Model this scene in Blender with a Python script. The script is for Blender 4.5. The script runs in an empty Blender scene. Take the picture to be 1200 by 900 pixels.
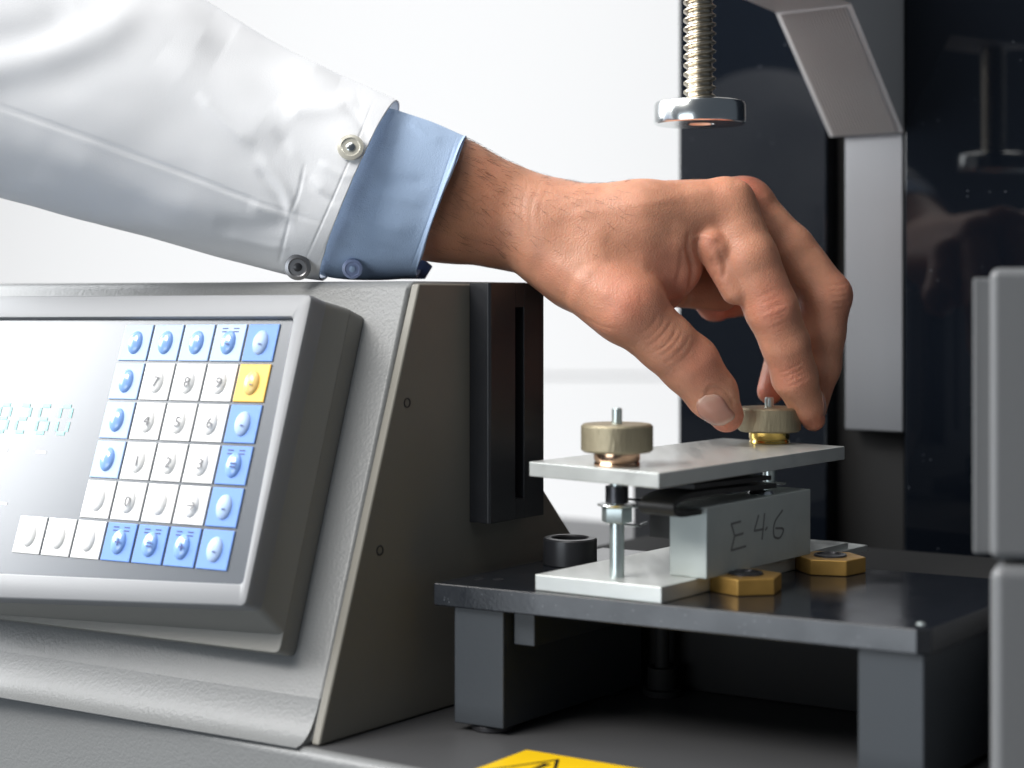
import bpy, bmesh, math, random
import numpy as np
from mathutils import Vector, Matrix, noise
random.seed(7); np.random.seed(7)
R = math.radians
CM = 0.01                       # everything below is written in centimetres
EYE = 16.5                      # height of the lens above the machine deck
F = 2000.0; HX, HY = 600.0, 350.0   # focal length and principal point in photo pixels
sc = bpy.context.scene
C = sc.collection

# ------------------------------------------------------------------ camera
cam = bpy.data.cameras.new('camera'); co = bpy.data.objects.new('camera', cam); C.objects.link(co)
co.location = (0, 0, EYE*CM); co.rotation_euler = (R(90), 0, 0)
cam.sensor_width = 36; cam.lens = 36*F/1200; cam.shift_y = -(450-HY)/1200
cam.clip_start = 0.02; cam.clip_end = 50
cam.dof.use_dof = True; cam.dof.focus_distance = 0.70; cam.dof.aperture_fstop = 6.3
sc.camera = co
# ------------------------------------------------------------------ light
w = bpy.data.worlds.new('World'); sc.world = w; w.use_nodes = True
bg = w.node_tree.nodes['Background']; bg.inputs[0].default_value = (.72, .84, 1, 1); bg.inputs[1].default_value = .09
sc.view_settings.view_transform = 'Standard'; sc.view_settings.look = 'None'
sc.view_settings.exposure = 0; sc.view_settings.gamma = 1
def area(name, loc, target, sx, sy, power, col=(1, 1, 1)):
    l = bpy.data.lights.new(name, 'AREA'); l.shape = 'RECTANGLE'; l.size = sx*CM; l.size_y = sy*CM
    l.energy = power; l.color = col
    o = bpy.data.objects.new(name, l); C.objects.link(o)
    o.location = Vector(loc)*CM
    o.rotation_euler = (Vector(target)-Vector(loc)).to_track_quat('-Z', 'Y').to_euler()
    return o
area('window_softbox', (-122, 99, 80), (0, 70, 20), 114, 105, 40, (.96, .98, 1))
area('overhead_softbox', (-25, 45, 125), (4, 72, 15), 90, 70, 5.5)
area('front_softbox', (-112, -4, 124), (0, 70, 20), 90, 60, 33, (1, .97, .93))
area('low_fill', (-95, -45, -4), (-4, 70, 16), 90, 50, 6.5, (.86, .93, 1))
area('wall_light_high', (0, 165, 175), (0, 262, 10), 300, 40, 13)
area('wall_light_low', (0, 165, -90), (0, 262, 20), 300, 40, 11.6)

# ------------------------------------------------------------------ geometry helpers
V = Vector
def P(px, py, Y): return V(((px-HX)*Y/F, Y, EYE-(py-HY)*Y/F))
def ray(px, py): return V(((px-HX)/F, 1, -(py-HY)/F))
def onz(px, py, z):
    r = ray(px, py); t = (z-EYE)/r.z; return V((0, 0, EYE))+r*t
def onplane(px, py, p0, n):
    r = ray(px, py); o = V((0, 0, EYE)); return o+r*((p0-o).dot(n)/r.dot(n))
U = V((math.cos(R(53)), math.sin(R(53)), 0))      # machine's side direction, going back to the right
W = V((math.cos(R(149)), math.sin(R(149)), 0))    # machine's front direction, going back to the left
N = V((math.sin(R(53)), -math.cos(R(53)), 0))     # outward from the machine's side
Z = V((0, 0, 1))
ORG = {}
def shade(me, ang=32):
    me.polygons.foreach_set('use_smooth', [True]*len(me.polygons))
    me.set_sharp_from_angle(angle=R(ang))
def link(name, me, m=None, parent=None, smooth=32, bevel=0, seg=2, origin=None):
    """me holds world-space centimetres; store it relative to its parent's origin, in metres"""
    o = bpy.data.objects.new(name, me); C.objects.link(o)
    if parent is not None: og = ORG[parent.name]
    else: og = origin if origin is not None else V((0, 0, 0))
    me.transform(Matrix.Scale(CM, 4) @ Matrix.Translation(-og)); me.update()
    ORG[o.name] = og
    if parent is not None: o.parent = parent
    else: o.location = og*CM
    if m is not None:
        me.materials.clear(); me.materials.append(m)
    if smooth: shade(me, smooth)
    if bevel:
        b = o.modifiers.new('bevel', 'BEVEL'); b.width = bevel*CM; b.segments = seg; b.limit_method = 'ANGLE'
        b.angle_limit = R(32); b.harden_normals = True
    return o
def thing(name, loc, label, cat, group=None):
    o = bpy.data.objects.new(name, None); C.objects.link(o); o.location = V(loc)*CM; o.empty_display_size = .01
    ORG[o.name] = V(loc); tag(o, label, cat, group); return o
def tag(o, label, cat, group=None):
    o['label'] = label; o['category'] = cat
    if group: o['group'] = group
class M:
    def __init__(s): s.bm = bmesh.new()
    def prism(s, poly, ext):
        a = [s.bm.verts.new(p) for p in poly]; b = [s.bm.verts.new(V(p)+ext) for p in poly]
        return s.loft([a, b])
    def loft(s, rings, cap=True):
        rings = [[v if not isinstance(v, Vector) else s.bm.verts.new(v) for v in r] for r in rings]
        n = len(rings[0])
        for a, b in zip(rings, rings[1:]):
            for i in range(n): s.bm.faces.new((a[i], a[(i+1) % n], b[(i+1) % n], b[i]))
        if cap:
            s.bm.faces.new(rings[0][::-1]); s.bm.faces.new(rings[-1])
        return s
    def box(s, o, a, b, c):
        o = V(o); return s.prism([o, o+a, o+a+b, o+b], c)
    def lathe(s, o, axis, prof, n=48, cap=True, wob=None):
        axis = V(axis).normalized(); e1 = axis.orthogonal().normalized(); e2 = axis.cross(e1)
        rings = []
        for j, (r, h) in enumerate(prof):
            rg = []
            for i in range(n):
                t = 2*math.pi*i/n; rr = r*(1+(wob(i, j) if wob else 0))
                rg.append(V(o)+axis*h+e1*(rr*math.cos(t))+e2*(rr*math.sin(t)))
            rings.append(rg)
        return s.loft(rings, cap)
    def tube(s, pts, r, n=8):
        pts = [V(p) for p in pts]; rings = []; up = None
        for i, p in enumerate(pts):
            d = (pts[min(i+1, len(pts)-1)]-pts[max(i-1, 0)]).normalized()
            e = d.orthogonal().normalized() if up is None else (up-d*up.dot(d)).normalized()
            up = e; f = d.cross(e)
            rr = r[i] if isinstance(r, (list, tuple)) else r
            rings.append([p+e*(rr*math.cos(2*math.pi*k/n))+f*(rr*math.sin(2*math.pi*k/n)) for k in range(n)])
        return s.loft(rings)
    def build(s, name, m, parent=None, **k):
        bmesh.ops.recalc_face_normals(s.bm, faces=s.bm.faces)
        me = bpy.data.meshes.new(name); s.bm.to_mesh(me); s.bm.free()
        return link(name, me, m, parent, **k)
def curve(pts, n=8):
    """Catmull-Rom through pts"""
    pts = [V(p) for p in pts]; out = []
    q = [pts[0]*2-pts[1]]+pts+[pts[-1]*2-pts[-2]]
    for i in range(1, len(q)-2):
        for k in range(n):
            t = k/n; a, b, c, d = q[i-1], q[i], q[i+1], q[i+2]
            out.append(.5*((2*b)+(c-a)*t+(2*a-5*b+4*c-d)*t*t+(3*b-a-3*c+d)*t**3))
    out.append(pts[-1]); return out
def text_mesh(s):
    cu = bpy.data.curves.new('glyph', 'FONT'); cu.body = s; cu.align_x = 'CENTER'; cu.align_y = 'CENTER'; cu.extrude = 0; cu.resolution_u = 3
    o = bpy.data.objects.new('glyph_source', cu); C.objects.link(o)
    me = bpy.data.meshes.new_from_object(o.evaluated_get(bpy.context.evaluated_depsgraph_get()))
    bpy.data.objects.remove(o); bpy.data.curves.remove(cu); me.materials.clear(); return me
def text_on(s, o, ex, ey, size):
    """flat lettering lying at o, baseline along ex, up along ey"""
    me = text_mesh(s); ex = V(ex).normalized(); ey = V(ey).normalized()
    n = ex.cross(ey).normalized()
    mt = Matrix((ex, ey, n)).transposed().to_4x4(); mt.translation = V(o)
    me.transform(mt @ Matrix.Scale(size, 4)); return me

# ------------------------------------------------------------------ materials
def mat(name, col, rough=.5, metal=0, bump=0, scale=200, var=0, vscale=40, spec=.5, coat=0, rvar=0, stretch=None, detail=4):
    m = bpy.data.materials.new(name); m.use_nodes = True; nt = m.node_tree; b = nt.nodes['Principled BSDF']
    b.inputs['Base Color'].default_value = (*col, 1); b.inputs['Roughness'].default_value = rough
    b.inputs['Metallic'].default_value = metal; b.inputs['Specular IOR Level'].default_value = spec
    b.inputs['Coat Weight'].default_value = coat; b.inputs['Coat Roughness'].default_value = .12
    tc = nt.nodes.new('ShaderNodeTexCoord'); src = tc.outputs['Object']
    if stretch:
        mp = nt.nodes.new('ShaderNodeMapping'); mp.inputs['Scale'].default_value = stretch
        mp.inputs['Rotation'].default_value = (0, 0, R(-53))
        nt.links.new(src, mp.inputs[0]); src = mp.outputs[0]
    def nz(sca, det=detail):
        n = nt.nodes.new('ShaderNodeTexNoise'); n.inputs['Scale'].default_value = sca; n.inputs['Detail'].default_value = det
        nt.links.new(src, n.inputs['Vector']); return n
    if var:
        n = nz(vscale); mx = nt.nodes.new('ShaderNodeMix'); mx.data_type = 'RGBA'
        mx.inputs[6].default_value = (*[c*(1-var) for c in col], 1); mx.inputs[7].default_value = (*[min(1, c*(1+var)) for c in col], 1)
        nt.links.new(n.outputs[0], mx.inputs[0]); nt.links.new(mx.outputs[2], b.inputs['Base Color'])
    if rvar:
        n = nz(vscale*1.7); mr = nt.nodes.new('ShaderNodeMapRange'); mr.inputs[1].default_value = .3; mr.inputs[2].default_value = .7
        mr.inputs[3].default_value = max(.02, rough-rvar); mr.inputs[4].default_value = rough+rvar
        nt.links.new(n.outputs[0], mr.inputs[0]); nt.links.new(mr.outputs[0], b.inputs['Roughness'])
    if bump:
        n = nz(scale); bp = nt.nodes.new('ShaderNodeBump'); bp.inputs['Strength'].default_value = bump; bp.inputs['Distance'].default_value = .001
        nt.links.new(n.outputs[0], bp.inputs['Height']); nt.links.new(bp.outputs[0], b.inputs['Normal'])
    return m
def specks(m, amount=.70, scale=420, col=(.5, .52, .55), size=.17):
    """dust grains on a dark gloss surface"""
    nt = m.node_tree; b = nt.nodes['Principled BSDF']; tc = nt.nodes.new('ShaderNodeTexCoord')
    v = nt.nodes.new('ShaderNodeTexVoronoi'); v.inputs['Scale'].default_value = scale; nt.links.new(tc.outputs['Object'], v.inputs['Vector'])
    n = nt.nodes.new('ShaderNodeTexNoise'); n.inputs['Scale'].default_value = 30; nt.links.new(tc.outputs['Object'], n.inputs['Vector'])
    lt = nt.nodes.new('ShaderNodeMath'); lt.operation = 'LESS_THAN'; lt.inputs[1].default_value = size; nt.links.new(v.outputs['Distance'], lt.inputs[0])
    sp = nt.nodes.new('ShaderNodeSeparateColor'); nt.links.new(v.outputs['Color'], sp.inputs[0])
    gt = nt.nodes.new('ShaderNodeMath'); gt.operation = 'GREATER_THAN'; gt.inputs[1].default_value = amount; nt.links.new(sp.outputs[0], gt.inputs[0])
    g2 = nt.nodes.new('ShaderNodeMath'); g2.operation = 'MULTIPLY'; nt.links.new(lt.outputs[0], g2.inputs[0]); nt.links.new(gt.outputs[0], g2.inputs[1])
    g3 = nt.nodes.new('ShaderNodeMath'); g3.operation = 'MULTIPLY'; nt.links.new(g2.outputs[0], g3.inputs[0]); nt.links.new(n.outputs[0], g3.inputs[1])
    mx = nt.nodes.new('ShaderNodeMix'); mx.data_type = 'RGBA'; mx.inputs[7].default_value = (*col, 1)
    ol = b.inputs['Base Color'].links
    if ol: nt.links.new(ol[0].from_socket, mx.inputs[6])
    else: mx.inputs[6].default_value = b.inputs['Base Color'].default_value
    nt.links.new(g3.outputs[0], mx.inputs[0]); nt.links.new(mx.outputs[2], b.inputs['Base Color']); return m
m_wall = mat('white_wall', (.86, .86, .86), .8)
m_cast = mat('grey_hammered_paint', (.19, .195, .195), .42, bump=.20, scale=800, var=.025, vscale=25, detail=1)
m_side = mat('grey_side_paint', (.20, .19, .163), .5, bump=.05, scale=900, var=.05, vscale=30)
m_base = mat('deck_dark_grey', (.075, .076, .079), .42, bump=.08, scale=500, var=.08, vscale=30)
m_case = mat('panel_case_paint', (.24, .235, .215), .5, bump=.06, scale=900)
m_bezel = mat('silver_bezel_paint', (.25, .255, .265), .5, metal=.0, bump=.04, scale=900)
m_foil = mat('keypad_foil', (.06, .07, .085), .27, spec=.9, coat=.85)
m_foil.node_tree.nodes['Principled BSDF'].inputs['Coat Roughness'].default_value = .22
m_black = mat('satin_black', (.018, .019, .022), .34, rvar=.06)
m_slot = mat('slot_black', (.004, .004, .004), .8)
m_gloss = specks(mat('gloss_black_acrylic', (.004, .0055, .0085),  .03, spec=.36), .96, 330, (.14, .15, .17), .13)
m_steel = mat('brushed_steel', (.19, .195, .205), .40, metal=.8, bump=.05, scale=60, stretch=(1, 1, .03), var=.06, vscale=50)
m_arm = mat('arm_paint', (.62, .62, .62), .42, bump=.05, scale=500)
m_rib = mat('ribbed_aluminium', (.56, .535, .525), .45, metal=.2)
m_chrome = mat('zinc_chrome', (.80, .83, .83), .20, metal=1)
m_thread = mat('steel_thread', (.58, .52, .42), .28, metal=1)
m_table = specks(mat('table_black_oxide', (.012, .014, .018), .14, spec=.5, rvar=.04, bump=.02, scale=800), .80, 620, (.16, .17, .19))
m_leg = mat('leg_dark_paint', (.030, .036, .043), .42, bump=.04, scale=500)
m_grey = mat('grey_box_paint', (.155, .16, .165), .42, bump=.06, scale=600)
m_alu = mat('milled_aluminium', (.60, .62, .60), .36, metal=.55, bump=.06, scale=120, var=.08, vscale=90, rvar=.08, stretch=(1, .12, 1))
m_zinc = mat('zinc_plate', (.55, .62, .61), .28, metal=.8, var=.1, vscale=120)
m_block = mat('block_steel', (.44, .48, .465), .45, metal=.35, var=.10, vscale=80, rvar=.06, bump=.05, scale=400)
m_knurl = mat('brass_knurl', (.38, .33, .225), .46, metal=.75, var=.18, vscale=260, stretch=(1, 1, .22), bump=.35, scale=900)
m_brass = mat('brass_gold', (.78, .55, .16), .16, metal=1)
m_copper = mat('copper_collar', (.70, .45, .30), .18, metal=1)
m_brassn = mat('brass_hexagon', (.46, .27, .07), .40, metal=.6, var=.22, vscale=130, rvar=.08)
m_rubber = mat('black_rubber', (.012, .012, .012), .5)
m_dial = mat('dark_screw', (.05, .05, .055), .3, metal=.6)
m_white = mat('key_white', (.84, .84, .83), .22, spec=.6)
m_blue = mat('key_blue', (.17, .31, .68), .45, spec=.25)
m_pale = mat('key_pale_blue', (.42, .56, .82), .4, spec=.3)  # paler blue: the glare wash over the keys is put into it
m_dome = mat('key_blue_dome', (.25, .42, .80), .16, spec=.8)
m_yellow = mat('key_yellow', (.85, .52, .10), .33)
m_ydome = mat('key_yellow_dome', (.85, .60, .22), .2)
m_print = mat('key_print', (.03, .05, .20), .4)
m_gprint = mat('key_grey_print', (.16, .16, .17), .4)
m_sticker = mat('sticker_yellow', (.88, .56, .01), .35)
m_ink = mat('sticker_ink', (.02, .018, .015), .4)
m_pencil = mat('pencil_mark', (.16, .165, .165), .6)
m_lit = bpy.data.materials.new('lit_digit'); m_lit.use_nodes = True
b = m_lit.node_tree.nodes['Principled BSDF']; b.inputs['Base Color'].default_value = (.22, .55, .55, 1)
b.inputs['Emission Color'].default_value = (.60, .95, .90, 1); b.inputs['Emission Strength'].default_value = .30

def struct(o): o['kind'] = 'structure'; return o
# ------------------------------------------------------------------ wall behind
zj = P(700, 441, 262).z
for z0, z1 in ((-120, zj-.15), (zj+.15, 200)):
    struct(M().box((-260, 262, z0), V((520, 0, 0)), V((0, 4, 0)), V((0, 0, z1-z0))).build('wall', m_wall))
struct(M().box((-260, 264, zj-.3), V((520, 0, 0)), V((0, 1, 0)), V((0, 0, .6))).build('wall_joint', mat('joint_grey', (.75, .75, .75), .8)))

# ------------------------------------------------------------------ machine base
P0 = onz(370, 876, 0)                       # front foot of the console's side panel
base = thing('machine_base', (4, 70, -14), 'grey painted machine base with flat deck carrying the console and black table', 'machine base')
e0 = onz(0, 811, 0); e1 = onz(460, 899, 0); ed = (e1-e0).normalized()
A = e0-ed*25; B = e1+ed*34
M().prism([A, B, B+U*62, A+U*62], V((0, 0, -14))).build('base_body', m_cast, base, bevel=.35, seg=3)
M().prism([A+U*.45, B+U*.45, B+U*61, A+U*61], V((0, 0, .004))).build('deck_dark_sheet', m_base, base)  # thin darker sheet added over the base's top face
# ------------------------------------------------------------------ console housing
hs = thing('console_housing', P0, 'wedge shaped grey cast console housing with dark side plate beside the black table', 'console housing')
def prof(a, z, s=0): return P0+U*a+Z*z+W*s
body = [(0.0, .02), (0.35, .45), (5.70, 16.9), (6.0, 17.2), (13.9, 17.2), (14.2, 16.9), (14.2, 8.3), (22.4, .02)]
M().loft([[prof(a, z, .35) for a, z in body], [prof(a, z, 34) for a, z in body]]).build('housing_body', m_cast, hs, bevel=.3, seg=3)
# concave fillet where the sloping front meets the deck
fq = [(.724, 1.6), (.24, .12), (-.50, .045)]
fl = [tuple((1-t)**2*fq[0][k]+2*t*(1-t)*fq[1][k]+t*t*fq[2][k] for k in (0, 1)) for t in [q/9 for q in range(10)]]+[(-.50, .015), (1.2, .015), (1.2, 1.6)]
M().loft([[prof(a, z, .45) for a, z in fl], [prof(a, z, 34) for a, z in fl]]).build('front_fillet', m_cast, hs, smooth=60)
side = [(.12, .03), (5.86, 17.1), (14.1, 17.1), (14.1, 8.35), (22.2, .03)]
M().prism([prof(a, z, .35) for a, z in side], N*.42).build('side_plate', m_side, hs, bevel=.10)
n2 = N*(.42-.35*W.dot(-N))                   # how far the side plate's face stands from P0's plane
face = P0+W*.35+N*.42
for px, py in ((477, 472), (445, 645)):
    c = onplane(px, py, face, N)
    sr = M().lathe(c-N*.1, N, [(.20, 0), (.20, .125), (.15, .125), (.13, .04), (.02, .04)], 20).build('screw', m_dial, hs)
# slotted black cover on the side plate
q0 = onplane(550, 335, face, N); a0 = (q0-P0).dot(U)
bx = thing('slotted_cover', q0, 'tall black slotted box fixed to the side of the grey console below the wrist', 'cover box')
o = V((face.x, face.y, 0))+U*(a0-(face-P0).dot(U)); zb = 7.35; zt = 17.15
h1 = 1.05; L = 3.75; s0 = 1.75; s1 = 2.35
M().prism([o, o+N*h1*.92, o+N*h1+U*.10, o+N*h1+U*s0, o+N*(h1-.5)+U*s0, o+N*(h1-.5)+U*s1, o+N*h1+U*s1, o+N*h1+U*L, o+U*L], Z).build('cover_shell', m_black, bx, bevel=.03)
me = [x for x in bx.children][0].data          # stretch the profile to its height, measured from the deck
zs = [v.co.z for v in me.vertices]; lo, hi = min(zs), max(zs)
for v in me.vertices:
    v.co.z = ((zb if v.co.z < (lo+hi)/2 else zt)-ORG[bx.name].z)*CM
for za, zc in ((zb+.02, zb+.85), (zt-1.0, zt-.02)):
    M().box(o+U*(s0+.003)+N*(h1-.49)+Z*za, U*(s1-s0-.006), N*.485, Z*(zc-za)).build('slot_end', m_black, bx)

# ------------------------------------------------------------------ tilted control panel
sl = (prof(5.7, 16.9)-prof(.35, .45)).normalized()
Nf = W.cross(sl).normalized()
if Nf.y > 0: Nf = -Nf
S0 = prof(.35, .45)
D = 3.2
cp = thing('control_panel', onplane(150, 560, S0, Nf), 'tilted control panel with silver bezel, blue and white keypad and lit digits', 'control panel')
def fr(px, py, d): return onplane(px, py, S0+Nf*d, Nf)
L0 = -120
outer = [(L0, 347), (366, 344), (287, 711), (L0, 698)]
inner = [(L0+22, 373), (343, 372), (283, 684), (L0+22, 667)]
# outline on the front plane; the case tapers back from it
def rounded(pl, r, n=5):
    out = []
    for i, p in enumerate(pl):
        a = (pl[i-1]-p).normalized(); b2 = (pl[(i+1) % len(pl)]-p).normalized()
        for k in range(n+1):
            t = k/n; x = p+a*r; y = p+b2*r
            out.append(x*(1-t)**2+p*2*t*(1-t)+y*t*t)
    return out
oF = rounded([fr(x, y, D) for x, y in outer], .30); iF = rounded([fr(x, y, D) for x, y in inner], .18)
m_ = M(); down = -Nf
ctr = sum(oF, V())/len(oF)
def grow(l, k): c = sum(l, V())/len(l); return [p+(p-c).normalized()*k for p in l]
rings = [[p+down*1.0 for p in grow(oF, .03)], [p+down*.18 for p in grow(oF, .0)], [p+down*.05 for p in grow(oF, -.06)], [p for p in grow(oF, -.18)],
         [p for p in grow(iF, .12)], [p+down*.04 for p in grow(iF, .04)], [p+down*.30 for p in iF]]
m_.loft(rings, cap=False).build('bezel', m_bezel, cp, smooth=40)
# case behind the bezel, narrower underneath
bk = [fr(L0, 358, 1.0), fr(411, 361, 1.0), fr(332, 744, 1.0), fr(L0, 712, 1.0)]
bk = [V(p) for p in bk]
back = rounded(bk, .30)
M().loft([[p+down*.95 for p in grow(oF, .03)], back]).build('case', m_case, cp, smooth=40)
rp = [fr(L0, 358, 1.0), fr(411, 361, 1.0), fr(327, 766, 1.0), fr(L0, 710, 1.0)]
rp = rounded([V(p) for p in rp], .30)
M().prism(rp, down*.99).build('rear_plate', m_case, cp, smooth=40, bevel=.05)
M().prism([p+down*.24 for p in grow(iF, .02)], down*.2).build('keypad_foil', m_foil, cp)
fd = D-.24
k00 = fr(306.5, 402, fd); kc = (fr(160, 402, fd)-k00)/4; kr = (fr(253, 644.5, fd)-k00)/5
def key_mesh():
    m = M(); c = kc*.462; r = kr*.462
    m.loft([[c*a+r*b2+Nf*0 for a, b2 in ((-1, -1), (1, -1), (1, 1), (-1, 1))], [c*a+r*b2+Nf*.05 for a, b2 in ((-1, -1), (1, -1), (1, 1), (-1, 1))],
            [c*a*.95+r*b2*.96+Nf*.065 for a, b2 in ((-1, -1), (1, -1), (1, 1), (-1, 1))]])
    bmesh.ops.recalc_face_normals(m.bm, faces=m.bm.faces); me = bpy.data.meshes.new('key'); m.bm.to_mesh(me); m.bm.free()
    me.transform(Matrix.Scale(CM, 4)); return me
def dome_mesh():
    m = M(); c = kc.normalized()*.37; r = kr.normalized()*.50; rings = []
    for j in range(7):
        t = j/6*math.pi/2*.97; rings.append([(c*math.cos(a)+r*math.sin(a))*math.cos(t)+Nf*(.05+.20*math.sin(t)) for a in [2*math.pi*i/24 for i in range(24)]])
    m.loft(rings); bmesh.ops.recalc_face_normals(m.bm, faces=m.bm.faces); me = bpy.data.meshes.new('dome'); m.bm.to_mesh(me); m.bm.free()
    me.transform(Matrix.Scale(CM, 4)); shade(me, 60); return me
kme, dme = key_mesh(), dome_mesh()
for q in (kme, dme): q.materials.append(None)
exk, eyk = -kc.normalized(), -kr.normalized()
_gl = {}
def glyph(s, size, dx, dy, h):
    kk = (s, size, dx, dy, h)
    if kk not in _gl:
        me = text_on(s, exk*dx+eyk*dy+Nf*h, exk, eyk, size); me.transform(Matrix.Scale(CM, 4)); me.materials.append(None); _gl[kk] = me
    return _gl[kk]
def put(name, me, m, parent, loc):
    o = bpy.data.objects.new(name, me); C.objects.link(o); o.parent = parent; o.location = loc
    o.material_slots[0].link = 'OBJECT'; o.material_slots[0].material = m; ORG[o.name] = ORG[cp.name]; return o
kinds = ['pPPBb', 'pwwwy', 'pwwwb', 'pwwwB', 'wwwwb', 'wwwBBBb']
marks = [['', '', '', '-', '-'], ['', '7', '8', '9', '-'], ['', '4', '5', '6', '-'], ['', '1', '2', '3', '='], ['', '0', '', '\u2192', '-'], ['', '', '', '+', '=', '+', '-']]
for j, row in enumerate(kinds):
    for i, k in enumerate(row):
        col = len(row)-1-i
        pos = (k00+kc*col+kr*j-ORG[cp.name])*CM
        m1, m2 = {'w': (m_white, m_white), 'b': (m_blue, m_pale), 'B': (m_blue if j else m_pale, m_dome), 'p': (m_pale, m_dome), 'P': (m_pale, m_dome), 'y': (m_yellow, m_ydome)}[k]
        ko = put('key', kme, m1, cp, pos)
        put('dome', dme, m2, ko, (0, 0, 0))
        g = marks[j][i]
        if g: put('print', glyph(g, .60, .12, -.06, .262), m_gprint if k in 'wy' else m_print, ko, (0, 0, 0))
        if k == 'B': put('print', glyph('=-=', .62, .0, .48, .075), m_print, ko, (0, 0, 0))
# seven segment read-out
seg = {'0': 'abcdef', '2': 'abged', '6': 'afgedc', '9': 'abcdfg'}
dw, dh = .62, 1.15
def digit(ch, c):
    m = M(); t = .075
    ends = {'a': ((-1, 1), (1, 1)), 'b': ((1, 1), (1, 0)), 'c': ((1, 0), (1, -1)), 'd': ((-1, -1), (1, -1)), 'e': ((-1, 0), (-1, -1)), 'f': ((-1, 1), (-1, 0)), 'g': ((-1, 0), (1, 0))}
    for s in seg[ch]:
        (x0, y0), (x1, y1) = ends[s]
        p = c+exk*(x0*dw/2)+eyk*(y0*dh/2); q = c+exk*(x1*dw/2)+eyk*(y1*dh/2); d = (q-p).normalized(); s_ = d.cross(Nf)*t
        p = p+d*.09; q = q-d*.09
        m.prism([p-s_, q-s_, q+s_, p+s_], Nf*.02)
    return m
for ch, px in zip('9260', (4, 27, 51, 75)):
    digit(ch, fr(px, 492-(75-px)*.03, fd+.002)).build('digit', m_lit, cp, smooth=0)
for px, py, wd in ((4, 527, .5), (48, 530, .55), (3, 590, .5)):
    c = fr(px, py, fd+.003); M().box(c-exk*wd/2-eyk*.05, exk*wd, eyk*.1, Nf*.015).build('caption', m_white, cp, smooth=0)

# ------------------------------------------------------------------ column at the back
CP0 = V((19.4, 85.7, 0))
def colp(px, py, d=0): return onplane(px, py, CP0-U*d, U)
T = -N                                       # along the column's face, to the left and back
cl = thing('machine_column', V((20.4, 87.2, 0)), 'glossy black machine column with a steel slide strip and ribbed grey arm', 'machine column')
zl, zh = -.0, 75
def strip(x0, x1, d0, d1, z0, z1, name, m, bev=.05):
    a = colp(x0, 300, d1); b2 = colp(x1, 300, d1); a.z = b2.z = z0
    return M().box(a, b2-a, U*(d1-d0), Z*(z1-z0)).build(name, m, cl, bevel=bev)
strip(795, 969, -16, 0, .02, zh, 'gloss_panel', m_gloss, .12)
a = colp(1059.5, 300, .3); b2 = a-T*16; a.z = b2.z = .02
M().box(a, b2-a, U*16, Z*zh).build('gloss_panel', m_gloss, cl, bevel=.12)
strip(969.5, 1059, -16, -1.2, .02, zh, 'slot_back', m_slot, 0)
zs0 = colp(1025, 505, .1).z
strip(990, 1058, -1.0, .12, zs0, zh, 'slide_strip', m_steel, .06)
# arm: profile along the outward direction and height, extruded across
def armp(s, d, z): return V((CP0.x, CP0.y, 0))-U*d+T*s+Z*z
sR = (colp(1057, 150, .3)-CP0).dot(T); sL = (colp(975, 158, .3)-CP0).dot(T)
za = colp(1010, 158, .3).z
# find how far out the sloping face runs so that its upper end shows at y = 8
dO = 6.2; zc = onplane(950, 10, armp(0, dO, 0), U).z
pr = [(.3, za), (.35, za-.02), (dO, zc), (19.5, zc+.9), (19.5, zc+6), (.3, zc+6)]
M().loft([[armp(sL+.10, d, z) for d, z in pr], [armp(sR-.10, d, z) for d, z in pr]]).build('arm', m_arm, cl, bevel=.12)
nr = 21; p0 = armp(sL, .42, za+.10); e = armp(sL, dO-.1, zc-.06)-p0; sp = armp(sR, .42, za+.10)-p0
nn = e.cross(sp).normalized()
if nn.z > 0: nn = -nn
cor = []
for i in range(nr):
    for f_, h_ in ((0, .02), (.20, .15), (.55, .15), (.75, .02)): cor.append((.04+.92*(i+f_)/nr, h_))
ring = [p0+sp*f_+nn*h_ for f_, h_ in cor]+[p0+sp*.96-nn*.05, p0+sp*.04-nn*.05]
M().prism(ring, e).build('ribbed_face', m_rib, cl, smooth=20)
M().box(colp(742, 655, 2.5)+Z*(-4.5), (colp(800, 655, 2.5)-colp(742, 655, 2.5)), U*6, Z*8.6).build('column_foot', m_black, cl, bevel=.08)

pa, pb = onz(800, 808, .02), onz(1010, 836, .02); pd = (pb-pa).normalized()
M().prism([pa-pd*9, pb+pd*9, pb+pd*9+U*14, pa-pd*9+U*14], Z*4.5).build('plinth', m_slot, cl, bevel=.08)
# ------------------------------------------------------------------ press spindle
SY = 73.0
c0 = P(820, 141, SY); c0 = V((c0.x, c0.y, P(820, 146, SY).z))
ps = thing('press_spindle', c0, 'threaded steel spindle ending in a shiny round press foot above the hand', 'spindle')
r = 1.97
M().lathe(c0, Z, [(.03, .10), (.55, .10), (.62, .02), (r-.10, .0), (r-.02, .05), (r, .14), (r, .80), (r-.05, .92), (r-.16, .98), (.75, 1.0), (.03, 1.0)], 72).build('press_foot', m_chrome, ps, smooth=30)
m_ = M(); nt_, pitch, h_ = 40, .385, 9.0; rings = []
for j in range(int(h_/pitch*12)+1):
    z = j*pitch/12
    rg = []
    for i in range(nt_):
        t = 2*math.pi*i/nt_; ph = (z/pitch-i/nt_) % 1
        prf = min(1, max(0, (abs(ph-.5)*2-.22)/.5))
        rg.append(c0+V((math.cos(t), math.sin(t), 0))*(.695-.15*prf)+Z*(1.0+z))
    rings.append(rg)
m_.loft(rings).build('threaded_rod', m_thread, ps, smooth=60)

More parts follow.
